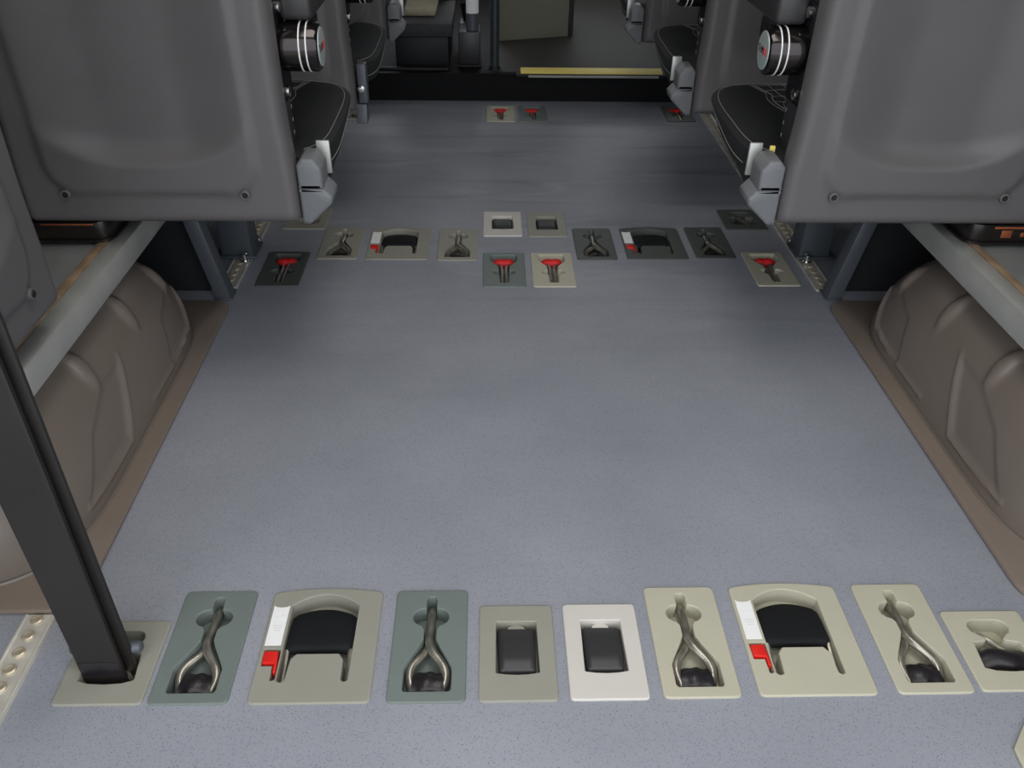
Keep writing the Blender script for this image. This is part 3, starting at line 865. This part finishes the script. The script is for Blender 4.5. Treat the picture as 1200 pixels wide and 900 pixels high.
LX, RX = -.55, .733
seat(1, LX, 1.335, .345, 'nearest left seat seen from behind, dark grey shell with round hub')
seat(-1, RX, 1.335, .345, 'nearest right seat seen from behind, dark grey shell with round hub')
seat(1, LX, 2.05, .312, 'left seat ahead of the nearest left one, bracket and bright bolt at its corner', cover=False, base=(-.055, -.312))
seat(-1, RX, 2.05, .312, 'right seat ahead of the nearest right one, beside the step', base=(.062, -.312))
seat(1, LX, 2.84, .295, 'farthest left seat, only its grey hinge cover showing at the top edge', base=(-.055, -.295))
seat(-1, RX, 2.84, .295, 'farthest right seat, partly cut by the top edge', base=(.062, -.295))

# seat turned sideways on the left platform, only its shell and folded back
t = thing('folded_seat', 'dark grey seat shell turned sideways at the left edge, above the platform', 'seat', (-.612, .846, .345), PI/2, 'passenger seats seen from behind')
add_shell(t)
obj('backrest', box(-.213, .213, .0405, .150, .08, .735, .028, 4), 'side', t, 60)

# plinths between the seats and the platforms
def plinth(x0, x1, y0, y1, label, patches=()):
    cx, cy = (x0+x1)/2, (y0+y1)/2; a, b = (x1-x0)/2, (y1-y0)/2
    t = thing('seat_plinth', label, 'plinth', (cx, cy, .3022), 0, 'seat plinths')
    obj('body', prism(rounded([(-a, -b), (a, -b), (a, b), (-a, b)], .03, 8), 'Z', 0, .0365, .004), 'plinth', t)
    obj('rim', prism(rounded([(-a-.003, -b-.003), (a+.003, -b-.003), (a+.003, b+.003), (-a-.003, b+.003)], .033, 8), 'Z', 0, .004), 'plinth', t)
    for (u0, u1, w0, w1) in patches:
        obj('worn_patch', box(u0, u1, -b-.0008, -b+.001, w0, w1, .0004), 'copper', t)['label'] = 'bare copper-coloured worn patch'
    return t
plinth(-.80, -.655, 1.350, 1.60, 'black plinth under the nearest left seat', [(-.04, .05, .031, .0335)])
plinth(.855, 1.0, 1.350, 1.60, 'black plinth with copper-coloured wear under the nearest right seat', [(-.015, .004, .012, .026), (.02, .03, .014, .022), (-.03, .05, .029, .033)])
plinth(-.80, -.66, .70, .98, 'black plinth under the sideways left seat')

# ------------------------------------------------------------------ cab end
t = thing('grab_pole', 'dark upright pole standing on the step edge', 'pole', (.027, 3.24, .0945))
obj('pole', lathe([(0, .0165), (1.795, .0165)], 24, 'Z'), 'pole', t)
obj('base_flange', lathe([(0, .036), (.004, .036), (.006, .030), (.012, .022), (.024, .0205)], 24, 'Z'), 'rubber', t)
for k in range(3):
    a = k*2.1+.3; obj('bolt', lathe([(.004, .0045), (.008, .004)], 8, 'Z', at=(.029*math.cos(a), .029*math.sin(a), 0)), 'chrome', t)

t = thing('cab_chair', 'black front seat base with worn beige cushion on the raised step', 'chair', (-.245, 3.46, .0945))
obj('base', box(-.10, .10, -.16, .25, 0, .111, .006), 'rubber', t)
obj('top_panel', box(-.115, .115, -.175, .26, .112, .158, .006), 'side', t)
obj('cushion', box(-.09, .05, -.06, .20, .159, .185, .010, 3), 'beigeseat', t)['label'] = 'worn beige cushion'
obj('backrest', box(-.11, .09, .222, .32, .16, .75, .03, 3), 'side', t)
obj('slide_rail', box(-.23, .10, -.215, -.19, .001, .012, .002), 'rubber', t)

t = thing('cab_console', 'narrow dark grey box with white cylinder, left of the pole', 'console', (-.068, 3.34, .0945))
obj('body', box(-.040, .040, -.035, .10, 0.012, .127, .004), 'anthracite', t)
obj('foot', box(-.045, .045, -.040, .105, 0, .011, .002), 'rubber', t)
obj('sleeve', lathe([(.128, .024), (.185, .024), (.187, .020)], 24, 'Z', at=(.012, .0, 0)), 'frame', t)
obj('cylinder', lathe([(.188, .0235), (.34, .0235), (.343, .020)], 24, 'Z', at=(.012, .0, 0)), 'label', t)['label'] = 'white cylinder'
t = thing('handbrake', 'dark lever and bracket between the cab seat and the console', 'lever', (-.085, 3.53, .0945))
obj('bracket', box(-.025, .025, -.05, .05, 0, .12, .005), 'frame', t)
obj('grip', tube(smooth([(0, .0, .12), (-.005, -.02, .16), (-.012, -.05, .20)], 4), .011, 10), 'rubber', t)
obj('link', tube([(.026, -.04, .03), (.04, -.06, .065), (.045, -.06, .09)], .004, 8), 'steel', t)

t = thing('partition_panel', 'olive-grey upright panel beyond the pole', 'panel', (.19, 3.80, .1005))
ol = [(-.14, .0), (-.10, -.0), (-.03, .0), (.155, .0), (.155, .9), (-.14, .9)]
bm = box(-.155, .155, -.012, .012, 0, .95, .004)
for v in bm.verts: v.co.y += -.10*max(0, (-.04-v.co.x)/.115)
obj('board', bm, 'panel', t)
obj('return_edge', box(.1555, .175, -.010, .30, 0, .95, .004), 'anthracite', t)
